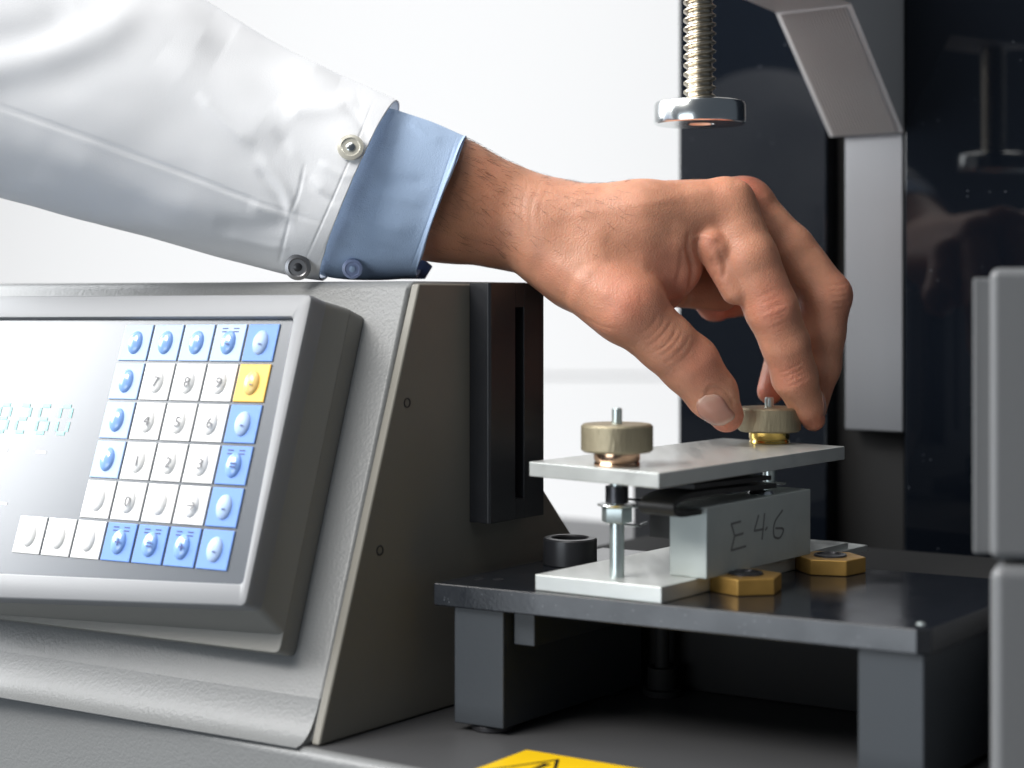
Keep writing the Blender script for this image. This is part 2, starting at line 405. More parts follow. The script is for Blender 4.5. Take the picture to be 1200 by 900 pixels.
# ------------------------------------------------------------------ grey boxes at the right edge
gb = thing('lower_grey_box', onz(1160, 905, 0), 'lower grey cabinet at the right edge standing beside the table leg', 'cabinet')
YB = 53
c = P(1159, 662, YB); 
M().box(V((c.x, YB, .0)), V((14, -1.6, 0)), V((6.5, 16, 0)), Z*(c.z)).build('cabinet_body', m_grey, gb, bevel=.45, seg=4)
gu = thing('upper_grey_box', P(1165, 655, YB), 'upper grey cabinet at the right edge resting on the lower one', 'cabinet')
c2 = P(1160, 657, YB); zt2 = P(1160, 314, YB).z
M().box(V((c2.x, YB+.1, c.z+.12)), V((14, -1.6, 0)), V((6.1, 15, 0)), Z*(zt2-c.z-.12)).build('cabinet_body', m_grey, gu, bevel=.30, seg=4)
M().box(V((c2.x-.28, YB+.9, c.z+.2)), V((.6, 0, 0)), V((4.6, 12, 0)), Z*(zt2-c.z-.5)).build('side_cover', m_grey, gu, bevel=.08)
M().box(V((c.x+1, YB+1, c.z+.0)), V((12, -1.2, 0)), V((4.5, 12, 0)), Z*.125).build('seam_strip', m_black, gu)

# ------------------------------------------------------------------ black table
ZT = EYE-10.9
tb = thing('support_table', onz(800, 860, 0), 'low black steel table with slab legs carrying the clamped plates', 'table')
fl_, fr_ = onz(508, 683, ZT), onz(1087, 738.5, ZT)
TD = 11.6; tt = .86
ex = (fr_-fl_).normalized()
M().prism([fl_, fr_-ex*.35, fr_+U*.35, fr_+U*TD, fl_+U*TD], -Z*tt).build('tabletop', m_table, tb, bevel=.05)
zu = ZT-tt-.01
def leg(px0, px1, back, foot):
    a = onplane(px0, 780, fl_+U*.25, ex.cross(Z)); b2 = onplane(px1, 780, fl_+U*.25, ex.cross(Z)); a.z = b2.z = zu
    o = M().prism([a, b2, b2+U*back, a+U*back], -Z*(zu-.28)).build('leg', m_leg, tb, bevel=.06)
    for t in ((.9, back-.9) if foot else ()):
        c = (a+b2)/2+U*t; c.z = 0
        M().lathe(c, Z, [(.80, .005), (.84, .06), (.84, .2), (.76, .285)], 32).build('foot', m_dial, tb)
    return o
leg(532, 590, 9.6, True); leg(1005, 1083, 9.6, True)
# cut-away beam and pin seen under the top on the left
a = onplane(592, 780, fl_+U*.25, ex.cross(Z)); a.z = zu-.02
M().box(a+U*.5+ex*.02, ex*.9, U*8, -Z*1.3).build('rail', m_leg, tb, bevel=.05)
M().lathe(onplane(621, 732, fl_+U*1.5, ex.cross(Z))-Z*.45, Z, [(.14, 0), (.17, .05), (.17, 1.35)], 16).build('pin', m_zinc, tb)
me_foot = onz(776, 815, 0)
M().lathe(me_foot, Z, [(.75, .005), (.8, .06), (.8, .3), (.6, .34), (.6, 1.2), (.3, 1.2), (.3, 4.2)], 28).build('rear_foot', m_slot, tb)
for px, py in ((562, 678.5), (584, 679)):
    c = onz(px, py, ZT); M().lathe(c-Z*.05, Z, [(.22, 0), (.22, .06), (.14, .075), (.02, .075)], 20).build('screw', m_dial, tb)
c = onz(1079, 731.5, ZT); M().lathe(c-Z*.03, Z, [(.16, 0), (.16, .04), (.10, .09), (.02, .10)], 20).build('corner_pin', m_zinc, tb)
# black ring
c = onz(668, 661, ZT)+Z*.004
rg = M().lathe(c, Z, [(.78, .02), (1.08, .0), (1.11, .04), (1.11, 1.03), (1.05, 1.09), (.80, 1.10), (.74, 1.04), (.74, .06)], 56, cap=False)
rg = rg.build('black_ring', m_black, None, origin=c); tag(rg, 'short black metal ring standing behind the silver lower plate', 'ring')

# ------------------------------------------------------------------ clamp fixture
ZP = EYE-6.16; ZL = EYE-10.3
pl, pf, prr = onz(620, 541, ZP), onz(772, 554.5, ZP), onz(990, 523, ZP)
un = (prr-pf).normalized(); wn = (pl-pf).normalized()
fx = thing('clamp_fixture', onz(780, 690, ZT), 'two silver plates with a marked steel block clamped between them', 'clamp fixture')
th = .55
M().prism([pl, pf, prr, pl+(prr-pf)], -Z*th).build('upper_plate', m_alu, fx, bevel=.035)
ll, lf = onz(627, 673, ZL), onz(775, 688, ZL)
M().prism([ll, lf, lf+un*14.3, ll+un*14.3], -Z*(ZL-ZT-.004)).build('lower_plate', m_alu, fx, bevel=.035)
M().box(lf+un*13.3-wn*.2-Z*.25, un*2.4, wn*2.0, -Z*.25).build('tongue', m_alu, fx, bevel=.03)
bc = onz(828, 679, ZL+.003); bz = P(828, 595, bc.y).z-bc.z
bw = -(un.cross(Z)).normalized()
if bw.dot(wn) < 0: bw = -bw
bl = 0
for t in np.arange(5, 11, .02):
    q = bc+un*t
    if q.x/q.y*F+HX > 950: bl = t; break
blk = M().box(bc, un*bl, bw*1.62, Z*bz).build('block', m_block, fx, bevel=.04)
# pencilled E46 on the block's long face
nb = un.cross(Z).normalized()
def bp(px, py): return onplane(px, py, bc+nb*.006, nb)
strokes = [[(868, 611), (857, 614), (861, 628), (871, 625)], [(861, 628), (857, 645), (874, 640)],
           [(889, 604), (884, 622), (895, 620)], [(896, 602), (893, 632)], [(899, 618), (897, 621)],
           [(917, 598), (908, 612), (907, 628), (914, 630), (918, 620), (909, 619)]]
for s in strokes:
    if len(s) > 2 and s[0][0] > 900: s = [(q.x, q.y) for q in curve([V((x, y, 0)) for x, y in s], 5)]
    pts = [bp(x, y) for x, y in s]
    m_ = M()
    for p, q in zip(pts, pts[1:]):
        d = (q-p).normalized(); sd = d.cross(nb)*.045; m_.prism([p-sd-d*.02, q-sd+d*.02, q+sd+d*.02, p+sd-d*.02], nb*.004)
    m_.build('pencil_stroke', m_pencil, blk, smooth=0)
# rods
k1 = onz(723, 545, ZP); k2 = onz(901.5, 519, ZP)
for kx, zt_ in ((k1, 2.12), (k2, 1.95)):
    c = V((kx.x, kx.y, ZL+.003))
    M().lathe(c, Z, [(.27, 0), (.27, ZP-ZL+1.2), (.19, ZP-ZL+1.25), (.19, ZP-ZL+zt_-.05), (.15, ZP-ZL+zt_)], 24).build('rod', m_zinc, fx)
kz = V((k1.x, k1.y, 0))
M().lathe(kz+Z*(P(723, 612, k1.y).z), Z, [(.29, 0), (.56, .0), (.58, .04), (.58, .56), (.54, .6), (.29, .6)], 6).build('lock_nut', m_zinc, fx, bevel=.02)
M().lathe(kz+Z*(P(723, 592, k1.y).z), Z, [(.29, 0), (.72, .0), (.74, .03), (.72, .06), (.29, .06)], 28).build('washer', m_chrome, fx)
M().lathe(kz+Z*(P(723, 589, k1.y).z), Z, [(.29, 0), (.43, .0), (.43, .62), (.29, .62)], 24).build('sleeve_bush', m_dial, fx)
kz2 = V((k2.x, k2.y, 0)); zbk = bc.z+bz
M().lathe(bc+un*(bl-2.9)+bw*.6+Z*(bz+.005), Z, [(.02, 0), (.50, .0), (.52, .04), (.44, .15), (.02, .2)], 24).build('screw', m_chrome, fx)
M().lathe(bc+un*(bl-1.7)+bw*.8+Z*(bz+.30), Z, [(.02, 0), (.55, .0), (.57, .04), (.02, .08)], 28).build('washer', m_chrome, fx)
# black sample sheets and spring wires between the plates
zm = ZP-th
def loop(pts, hw, t, name, m):
    m_ = M(); pts = curve(pts, 6); rings = []
    for i, p in enumerate(pts):
        d = (pts[min(i+1, len(pts)-1)]-pts[max(i-1, 0)]).normalized(); nv = d.cross(bw).normalized()*t
        rings.append([p-nv, p-nv+bw*hw, p+nv+bw*hw, p+nv])
    m_.loft(rings).build(name, m, fx, smooth=50)
s_ = bc+bw*.15; s_.z = zbk
loop([s_+un*5.4+Z*.34, s_+un*3+Z*.42, s_-un*.5+Z*.52, s_-un*1.7+Z*.35, s_-un*1.9+Z*.10, s_-un*1.5-Z*.12, s_-un*.1-Z*.16], 1.5, .09, 'rubber_strip', m_rubber)
loop([s_+un*5.0+Z*.68, s_+un*3+Z*.72, s_-un*.6+Z*.80], 1.9, .08, 'rubber_strip', m_rubber)
for dz, da in ((-.05, 0), (-.75, .1), (.22, -.1)):
    q = kz+bw*.1+Z*(zbk+dz); M().tube(curve([q+un*.2+Z*.05, q+un*.9+nb*.4-Z*.06, q+un*1.7+nb*.1-Z*.1, q+un*2.6-Z*.16+bw*.3], 6), .045, 8).build('spring_wire', m_chrome if dz < 0 else m_dial, fx, smooth=60)
M().box(bc+bw*1.66+un*.5+Z*1.25, un*5, bw*1.2, Z*(bz-1.4)).build('black_insert', m_rubber, fx, bevel=.05)

def knob(c, collar, label):
    t = thing('thumb_nut', c, label, 'thumb nut', 'knurled thumb nuts on the upper plate')
    M().lathe(c+Z*.003, Z, [(.2, 0), (.84, .0), (.86, .05), (.82, .14), (.86, .23), (.86, .5), (.2, .5)], 48).build('collar', collar, t, smooth=30)
    n = 124
    M().lathe(c+Z*.5, Z, [(.20, 0), (1.24, .0), (1.30, .05), (1.31, .08), (1.31, .30), (1.31, .5), (1.31, .70), (1.31, .95), (1.30, .98), (1.25, 1.03), (.20, 1.03)], n,
              wob=lambda i, j: .020 if (3 <= j <= 7 and (i+(j % 2)) % 2) else 0).build('knurled_head', m_knurl, t, smooth=25)
    return t
knob(k1, m_copper, 'free knurled brass thumb nut with copper collar at the left end of the upper plate')
knob(k2, m_brass, 'knurled brass thumb nut with gold collar gripped between thumb and fingers')

def hexnut(px, py, rot, label):
    c = onz(px, py, ZT)+Z*.003
    t = thing('hexagon_nut', c, label, 'hexagon nut', 'brass hexagon nuts on the table'); rr = 1.40
    hx = [c+V((rr*math.cos(R(60*i+rot)), rr*math.sin(R(60*i+rot)), 0)) for i in range(6)]
    M().prism(hx, Z*.62).build('nut_body', m_brassn, t, bevel=.05)
    M().lathe(c+Z*.615, Z, [(.66, 0), (.64, .08), (.56, .10), (.52, .03), (.02, .03)], 32).build('screw_head', m_dial, t)
hexnut(874, 692, 10, 'brass hexagon nut at the front corner of the marked block')
hexnut(973, 669.5, -14, 'brass hexagon nut farther back near the end of the lower plate')

# ------------------------------------------------------------------ warning sticker on the deck
sa, sb = onz(617, 878.5, .012), onz(750, 901, .012)
d1 = (sb-sa).normalized(); sa2 = onz(567, 897.5, .012); d2 = (sa2-sa).normalized()
st = M().prism([sa, sa+d1*8.5, sa+d1*8.5+d2*4.2, sa+d2*4.2], -Z*.008).build('warning_sticker', m_sticker, None, origin=sa)
tag(st, 'yellow warning sticker with black symbols on the deck before the table', 'sticker')
def onst(a, b2): return sa+d1*a+d2*b2+Z*.006
def outline(pts, wd, name):
    m_ = M(); n = len(pts); c = sum((onst(*p) for p in pts), V())/n
    a = [onst(*p) for p in pts]; i_ = [p+(c-p)*wd for p in a]
    for k in range(n): m_.prism([a[k], a[(k+1) % n], i_[(k+1) % n], i_[k]], Z*.004)
    m_.build(name, m_ink, st, smooth=0)
outline([(1.7, .45), (.35, 3.0), (3.1, 3.0)], .16, 'warning_triangle')
M().prism([onst(1.55, 1.2), onst(1.85, 1.2), onst(1.8, 2.2), onst(1.6, 2.2)], Z*.004).build('warning_mark', m_ink, st, smooth=0)
outline([(4.0, .9), (4.6, .5), (7.6, .5), (8.1, .9), (8.1, 3.4), (4.0, 3.4)], .10, 'text_frame')
for k in range(4):
    M().prism([onst(4.7, .85+.5*k), onst(7.5-.3*(k % 2), .85+.5*k), onst(7.5-.3*(k % 2), 1.05+.5*k), onst(4.7, 1.05+.5*k)], Z*.004).build('text_line', m_ink, st, smooth=0)

# ------------------------------------------------------------------ the person's arm
# a distance field of tapered limbs, meshed as one continuous surface
def npv(t): v = P(*t); return np.array([v.x, v.y, v.z], np.float32)
def cone(p, a, b, ra, rb, ys=1.0):
    s = np.array([1, ys, 1], np.float32)
    a = a*s; b = b*s; q = p*s-a; d = b-a
    t = np.clip((q@d)/max(float(d@d), 1e-6), 0, 1)
    return np.sqrt(((q-t[..., None]*d)**2).sum(-1))-(ra+t*(rb-ra))
def smin(a, b, k):
    h = np.clip(.5+.5*(b-a)/k, 0, 1); return b+(a-b)*h-k*h*(1-h)
# (from, to, radius from, radius to, depth squeeze)
palm = [((400, 198, 72.6), (516, 232, 72.5), 2.70, 2.56, 1.12), ((516, 232, 72.5), (632, 266, 72.6), 2.56, 2.10, 1.0),
        ((640, 264, 71.6), (750, 258, 71.0), 1.75, 1.55, 1), ((750, 258, 71.0), (850, 245, 71.6), 1.50, 1.28, 1),
        ((645, 264, 73.3), (872, 243, 73.6), 1.75, 1.28, 1), ((645, 272, 74.6), (868, 258, 75.3), 1.6, 1.2, 1),
        ((640, 283, 75.2), (846, 288, 76.7), 1.5, 1.1, 1), ((650, 298, 71.3), (735, 358, 69.7), 1.62, 1.50, 1),
        ((680, 320, 72.0), (770, 335, 72.2), 1.6, 1.2, 1), ((705, 292, 70.9), (785, 288, 70.9), 1.55, 1.15, 1),
        ((745, 330, 70.7), (792, 330, 71.0), 1.25, .62, 1), ((770, 300, 71.4), (800, 312, 71.3), 1.0, .75, 1), ((740, 320, 74.5), (838, 318, 75.4), 1.5, 1.1, 1), ((780, 330, 73.8), (845, 345, 74.8), 1.0, .75, 1)]
fingers = {
 'thumb': [((700, 335, 70.2), (737, 362, 69.6), 1.50, 1.46), ((737, 362, 69.6), (780, 402, 69.9), 1.44, 1.20), ((780, 402, 69.9), (808, 427, 70.4), 1.22, 1.25),
           ((808, 427, 70.3), (835, 462, 70.8), 1.22, 1.06), ((835, 462, 70.8), (851, 486, 71.5), 1.06, .74)],
 'index': [((850, 245, 71.6), (878, 303, 70.9), 1.28, 1.18), ((878, 303, 70.9), (904, 362, 70.9), 1.20, 1.10), ((904, 362, 70.9), (920, 402, 71.3), 1.10, 1.0),
           ((920, 402, 71.3), (931, 441, 71.9), 1.0, .96), ((931, 441, 71.9), (945, 474, 72.6), .95, .74), ((945, 474, 72.6), (953, 491, 73.0), .74, .52),
           ((831, 287, 70.7), (862, 340, 70.7), .60, .62), ((833, 284, 70.5), (840, 292, 70.5), .60, .60)],
 'middle': [((872, 243, 73.6), (925, 292, 73.2), 1.26, 1.05), ((925, 292, 73.2), (968, 347, 73.1), 1.10, 1.09), ((968, 347, 73.1), (963, 390, 73.3), 1.09, 1.0),
            ((963, 390, 73.3), (959, 428, 73.6), 1.0, .97), ((959, 428, 73.6), (953, 478, 74.1), .95, .60)],
 'ring': [((868, 258, 75.3), (935, 360, 76.6), 1.2, 1.0), ((935, 360, 76.6), (920, 415, 76.2), 1.0, .85), ((920, 415, 76.2), (903, 458, 75.4), .84, .60)],
 'little': [((846, 288, 76.7), (872, 346, 78.0), 1.05, .92), ((872, 346, 78.0), (838, 356, 77.2), .92, .78), ((838, 356, 77.2), (812, 340, 76.2), .76, .58)]}
root = {'thumb': (737, 362, 69.6), 'index': (852, 246, 71.5), 'middle': (872, 243, 73.6), 'ring': (868, 258, 75.3), 'little': (846, 288, 76.7)}
kroot = {'thumb': (.9, 1.6), 'index': (.55, 1.8), 'middle': (.55, 2.0), 'ring': (.5, 1.8), 'little': (.5, 1.8)}
def pl_np(L_): return [(npv(s[0]), npv(s[1]), s[2], s[3], s[4] if len(s) > 4 else 1) for s in L_]
palm_n = pl_np(palm); fing_n = {k: pl_np(v) for k, v in fingers.items()}
def field(p):
    d = None
    for a, b2, ra, rb, ys in palm_n:
        q = cone(p, a, b2, ra, rb, ys); d = q if d is None else smin(d, q, .8)
    for nme, segs in fing_n.items():
        f_ = None
        for a, b2, ra, rb, ys in segs:
            q = cone(p, a, b2, ra, rb, ys); f_ = q if f_ is None else smin(f_, q, .22)
        rt = npv(root[nme]); dist = np.sqrt(((p-rt)**2).sum(-1)); k0, rr = kroot[nme]
        k = .05+k0*np.clip(1-(dist-.6)/rr, 0, 1)
        d = smin(d, f_, k)
    return d
h = .062
lo = np.array([P(420, 0, 72).x, 67.2, P(0, 520, 72).z-.2], np.float32); hi = np.array([P(1012, 0, 74).x, 79.8, P(0, 125, 72).z], np.float32)
dim = np.ceil((hi-lo)/h).astype(int)
Fd = np.empty(dim, np.float32)
yy, zz = np.meshgrid(lo[1]+h*np.arange(dim[1]), lo[2]+h*np.arange(dim[2]), indexing='ij')
yy = yy.astype(np.float32); zz = zz.astype(np.float32)
# coarse pass decides which slabs of the grid need the fine evaluation
cs = 8
gx = [lo[i]+h*cs*(np.arange(-(-dim[i]//cs))+.5) for i in range(3)]
cg = np.stack(np.meshgrid(*gx, indexing='ij'), -1).astype(np.float32); cd = field(cg)
Fd[:] = np.repeat(np.repeat(np.repeat(cd, cs, 0), cs, 1), cs, 2)[:dim[0], :dim[1], :dim[2]]
near = np.argwhere(np.abs(cd) < h*cs*.95+.25)
off = (np.stack(np.meshgrid(*[np.arange(cs)]*3, indexing='ij'), -1)).reshape(-1, 3)
for c0_ in range(0, len(near), 600):
    idx = (near[c0_:c0_+600, None, :]*cs+off[None]).reshape(-1, 3)
    idx = idx[(idx < dim).all(1)]
    Fd[idx[:, 0], idx[:, 1], idx[:, 2]] = field((lo+h*idx).astype(np.float32))
def surface_nets(Fd):
    ins = Fd < 0; n = np.array(Fd.shape)
    cnt = np.zeros(n-1, np.int8)
    for dx in (0, 1):
        for dy in (0, 1):
            for dz in (0, 1): cnt += ins[dx:n[0]-1+dx, dy:n[1]-1+dy, dz:n[2]-1+dz]
    act = (cnt > 0) & (cnt < 8); cells = np.argwhere(act); idm = -np.ones(act.shape, np.int32); idm[act] = np.arange(len(cells))
    acc = np.zeros((len(cells), 3)); num = np.zeros(len(cells))
    crn = [(a, b2, c) for a in (0, 1) for b2 in (0, 1) for c in (0, 1)]
    val = {c: Fd[cells[:, 0]+c[0], cells[:, 1]+c[1], cells[:, 2]+c[2]].astype(np.float64) for c in crn}
    for a in crn:
        for ax in range(3):
            if a[ax]: continue
            b2 = list(a); b2[ax] = 1; b2 = tuple(b2); va, vb = val[a], val[b2]; m = (va < 0) != (vb < 0)
            t = np.where(m, va/np.where(m, va-vb, 1), 0); p = np.array(a)+np.zeros((len(cells), 3)); p[:, ax] += t
            acc[m] += p[m]; num[m] += 1
    vs = cells+acc/num[:, None]; quads = []
    for ax in range(3):
        o1, o2 = [(1, 2), (2, 0), (0, 1)][ax]
        sl0 = [slice(1, n[i]-1) for i in range(3)]; sl0[ax] = slice(0, n[ax]-1); sl1 = list(sl0); sl1[ax] = slice(1, n[ax])
        A_, B_ = ins[tuple(sl0)], ins[tuple(sl1)]
        for flip, m in ((False, A_ & ~B_), (True, ~A_ & B_)):
            e_ = np.argwhere(m)
            if not len(e_): continue
            for i in range(3):
                if i != ax: e_[:, i] += 1
            def cid(d1_, d2_):
                q = e_.copy(); q[:, o1] -= d1_; q[:, o2] -= d2_; return idm[q[:, 0], q[:, 1], q[:, 2]]
            qd = np.stack([cid(1, 1), cid(0, 1), cid(0, 0), cid(1, 0)], 1)
            quads.append(qd[:, ::-1] if flip else qd)
    return vs, np.concatenate(quads)
vs, qs = surface_nets(Fd)
vs = lo+h*vs
qs = qs[(qs >= 0).all(1)]
def vnormals(vs, qs):
    fn = np.cross(vs[qs[:, 2]]-vs[qs[:, 0]], vs[qs[:, 3]]-vs[qs[:, 1]]); nn = np.zeros_like(vs)
    for k in range(4): np.add.at(nn, qs[:, k], fn)
    return nn/np.maximum(np.linalg.norm(nn, axis=1, keepdims=True), 1e-9)
def relax(vs, qs, it, lam=.5):
    deg = np.zeros(len(vs)); 
    for k in range(4): np.add.at(deg, qs[:, k], 2)
    for _ in range(it):
        s = np.zeros_like(vs)
        for k in range(4):
            np.add.at(s, qs[:, k], vs[qs[:, (k+1) % 4]]); np.add.at(s, qs[:, k], vs[qs[:, (k-1) % 4]])
        vs = vs+lam*(s/np.maximum(deg, 1)[:, None]-vs)
    return vs
vs = relax(vs, qs, 3)
def topix(v): return HX+v[:, 0]/v[:, 1]*F, HY+(EYE-v[:, 2])/v[:, 1]*F
def polydist(x, y, pts):
    d = np.full(len(x), 1e9); along = np.zeros(len(x))
    L_ = 0; tot = sum(math.dist(a, b2) for a, b2 in zip(pts, pts[1:]))
    for a, b2 in zip(pts, pts[1:]):
        a_ = np.array(a, float); e_ = np.array(b2, float)-a_; l = math.hypot(*e_)
        t = np.clip(((x-a_[0])*e_[0]+(y-a_[1])*e_[1])/(l*l), 0, 1)
        q = np.hypot(x-a_[0]-t*e_[0], y-a_[1]-t*e_[1]); m = q < d
        d[m] = q[m]; along[m] = ((L_+t*l)/tot)[m]; L_ += l
    return d, along
def relief(vs, nn, lines):
    """raise or sink the camera-facing skin or cloth along drawn lines: (points, width, height)"""
    x, y = topix(vs); f_ = np.clip(-nn[:, 1]*3, 0, 1); dsp = np.zeros(len(vs))
    for pts, wd, amp in lines:
        if len(pts) > 2: pts = [(q.x, q.y) for q in curve([V((a, b2, 0)) for a, b2 in pts], 5)]
        d, al = polydist(x, y, pts); fade = np.clip(np.minimum(al, 1-al)*5, 0, 1)
        dsp += amp*np.exp(-(d/wd)**2)*fade
    return vs+nn*(dsp*f_)[:, None]
nn = vnormals(vs, qs)
def arc(c, d, half, bow):
    """a short crease across direction d"""
    l = math.hypot(*d); d = (d[0]/l, d[1]/l); p = (d[1], -d[0])
    return [(c[0]-p[0]*half, c[1]-p[1]*half), (c[0]-p[0]*half*.4+d[0]*bow, c[1]-p[1]*half*.4+d[1]*bow), (c[0]+p[0]*half*.4+d[0]*bow, c[1]+p[1]*half*.4+d[1]*bow), (c[0]+p[0]*half, c[1]+p[1]*half)]
rnd = random.Random(3); lines = []
for i in range(-3, 4): lines.append((arc((779+i*6.6, 397+i*6.2), (.73, .68), 25-abs(i)*2+rnd.uniform(-4, 4), rnd.uniform(3, 6)), 1.9, -.030+abs(i)*.005))
for i in range(-3, 4): lines.append((arc((900+i*2.4+6, 362+i*6.0), (.38, .92), 18-abs(i)*1.5+rnd.uniform(-4, 3), rnd.uniform(-1, 3)), 1.9, -.024+abs(i)*.004))
for i in range(-1, 3): lines.append((arc((929+i*2.5, 436+i*5.5), (.4, .9), 17+rnd.uniform(-4, 3), rnd.uniform(-1, 2)), 1.7, -.018))
for i in range(-2, 3): lines.append((arc((984+i*1.5, 347+i*7), (.1, 1), 13+rnd.uniform(-3, 3), 1), 1.8, -.018))
lines += [([(809, 268), (806, 290), (812, 318), (806, 350), (797, 372)], 3.2, -.10), ([(800, 285), (797, 315), (790, 340)], 3, -.03),
          ([(812, 280), (826, 276), (842, 283)], 3.0, .05), ([(840, 290), (850, 310), (846, 330)], 3.5, -.05), ([(832, 300), (838, 318), (836, 330)], 2.5, -.03),
          ([(622, 208), (612, 240), (614, 290)], 2.4, -.012), ([(634, 212), (622, 245), (624, 285)], 2.4, -.013), ([(645, 216), (634, 240), (632, 262)], 2.4, -.009),
          ([(824, 470), (832, 456), (845, 455), (857, 468), (861, 486)], 2.2, -.035), ([(819, 476), (828, 451), (848, 449), (862, 464), (865, 482)], 3, .02), ([(690, 225), (770, 232), (845, 222)], 9, .05), ([(650, 255), (720, 245), (800, 250)], 7, .03), ([(640, 300), (690, 335), (728, 352)], 9, .05),
          ([(862, 212), (890, 222), (905, 238)], 7, .05), ([(655, 372), (690, 388), (722, 398)], 2.0, -.02), ([(662, 362), (695, 378), (725, 388)], 2.0, -.015),
          ([(880, 255), (900, 275), (915, 300)], 5, -.03), ([(720, 362), (736, 354), (752, 354)], 9, .02), ([(655, 238), (700, 232), (745, 240), (800, 232)], 4.5, .028), ([(700, 232), (730, 222), (790, 222)], 4, .02), ([(700, 270), (735, 300), (775, 330)], 12, -.05)]
vs = relief(vs, nn, lines)
nn = vnormals(vs, qs)
n3 = np.array([noise.noise(V((float(a), float(b2), float(c)))*1.1) for a, b2, c in vs])
vs = vs+nn*(n3*.02)[:, None]
# skin tint: redder over the knuckles and finger ends, paler between
def blob(c, r): p = npv(c); return np.exp(-((vs-p)**2).sum(1)/(r*r))
red = np.zeros(len(vs))
for c_, r_, a_ in (((868, 215, 72.5), 1.2, .8), ((812, 425, 69.6), 1.3, .35), ((852, 488, 71.6), 1.0, .9), ((905, 362, 70), 1.0, .5), ((930, 440, 71.2), .9, .45), ((952, 490, 73), .9, .7),
                   ((990, 345, 73), 1.1, .5), ((738, 362, 68.3), 1.6, .4), ((904, 455, 75.2), .9, .9), ((840, 350, 76.5), 1.8, .9), ((830, 284, 70.3), .6, .35), ((800, 320, 70.5), 1.5, .45)):
    red = np.maximum(red, a_*blob(c_, r_))
red = np.clip(red+.22*np.array([noise.noise(V((float(a), float(b2), float(c)))*.55) for a, b2, c in vs]), 0, 1)
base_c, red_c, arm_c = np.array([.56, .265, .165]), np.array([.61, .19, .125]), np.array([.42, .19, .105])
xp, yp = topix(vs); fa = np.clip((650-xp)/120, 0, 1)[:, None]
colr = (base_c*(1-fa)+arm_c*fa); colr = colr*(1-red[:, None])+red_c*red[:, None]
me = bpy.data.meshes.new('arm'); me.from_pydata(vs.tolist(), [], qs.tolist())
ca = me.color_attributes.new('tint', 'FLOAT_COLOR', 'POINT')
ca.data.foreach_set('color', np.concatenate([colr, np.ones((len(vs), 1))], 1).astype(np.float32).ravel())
m_skin = mat('skin', (.46, .23, .14), .46, spec=.45)
nt = m_skin.node_tree; b = nt.nodes['Principled BSDF']
at = nt.nodes.new('ShaderNodeAttribute'); at.attribute_name = 'tint'
tc = nt.nodes.new('ShaderNodeTexCoord'); nz = nt.nodes.new('ShaderNodeTexNoise'); nz.inputs['Scale'].default_value = 140; nz.inputs['Detail'].default_value = 5
nt.links.new(tc.outputs['Object'], nz.inputs['Vector'])
hs_ = nt.nodes.new('ShaderNodeMapRange'); hs_.inputs[3].default_value = .80; hs_.inputs[4].default_value = 1.2; nt.links.new(nz.outputs[0], hs_.inputs[0])
mx = nt.nodes.new('ShaderNodeVectorMath'); mx.operation = 'SCALE'; nt.links.new(at.outputs['Color'], mx.inputs[0]); nt.links.new(hs_.outputs[0], mx.inputs['Scale'])
nt.links.new(mx.outputs[0], b.inputs['Base Color'])
vo = nt.nodes.new('ShaderNodeTexVoronoi'); vo.inputs['Scale'].default_value = 1300; nt.links.new(tc.outputs['Object'], vo.inputs['Vector'])
n5 = nt.nodes.new('ShaderNodeTexNoise'); n5.inputs['Scale'].default_value = 320; n5.inputs['Detail'].default_value = 3; nt.links.new(tc.outputs['Object'], n5.inputs['Vector'])
ad = nt.nodes.new('ShaderNodeMath'); ad.operation = 'ADD'; nt.links.new(vo.outputs['Distance'], ad.inputs[0]); nt.links.new(n5.outputs[0], ad.inputs[1])
bp_ = nt.nodes.new('ShaderNodeBump'); bp_.inputs['Strength'].default_value = .20; bp_.inputs['Distance'].default_value = .0006
nt.links.new(ad.outputs[0], bp_.inputs['Height']); nt.links.new(bp_.outputs[0], b.inputs['Normal'])
b.inputs['Subsurface Weight'].default_value = .35; b.inputs['Subsurface Radius'].default_value = (1, .35, .18); b.inputs['Subsurface Scale'].default_value = .0035
person = thing('person', P(600, 330, 72), 'forearm and hand of a person in white coat tightening a brass nut', 'person')
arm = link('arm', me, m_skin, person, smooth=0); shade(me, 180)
# fine hairs on the forearm and the back of the hand, all in one part
m_ = M(); rr_ = random.Random(11); vn = vnormals(vs, qs); xs_, ys_ = topix(vs)
cand = np.where((xs_ > 500) & (xs_ < 735) & (vn[:, 1] < .25) & (ys_ < 300))[0]; done = 0
while done < 420:
    i_ = int(cand[rr_.randrange(len(cand))]); 
    if rr_.random() > (1.0 if xs_[i_] < 600 else .35)*(1.0 if ys_[i_] < 250 else .45): continue
    p = V(vs[i_]); n_ = V(vn[i_]); d_ = V((.8, 0, -.55+rr_.uniform(-.4, .4))); d_ = (d_-n_*d_.dot(n_)).normalized(); ln = rr_.uniform(.25, .6)
    m_.tube([p-n_*.01, p+d_*ln*.35+n_*.05, p+d_*ln*.7+n_*.06, p+d_*ln+n_*.04], [.0042, .0038, .003, .001], 3); done += 1
hair = m_.build('arm_hair', mat('dark_hair', (.06, .035, .022), .5), arm, smooth=0); hair['kind'] = 'stuff'
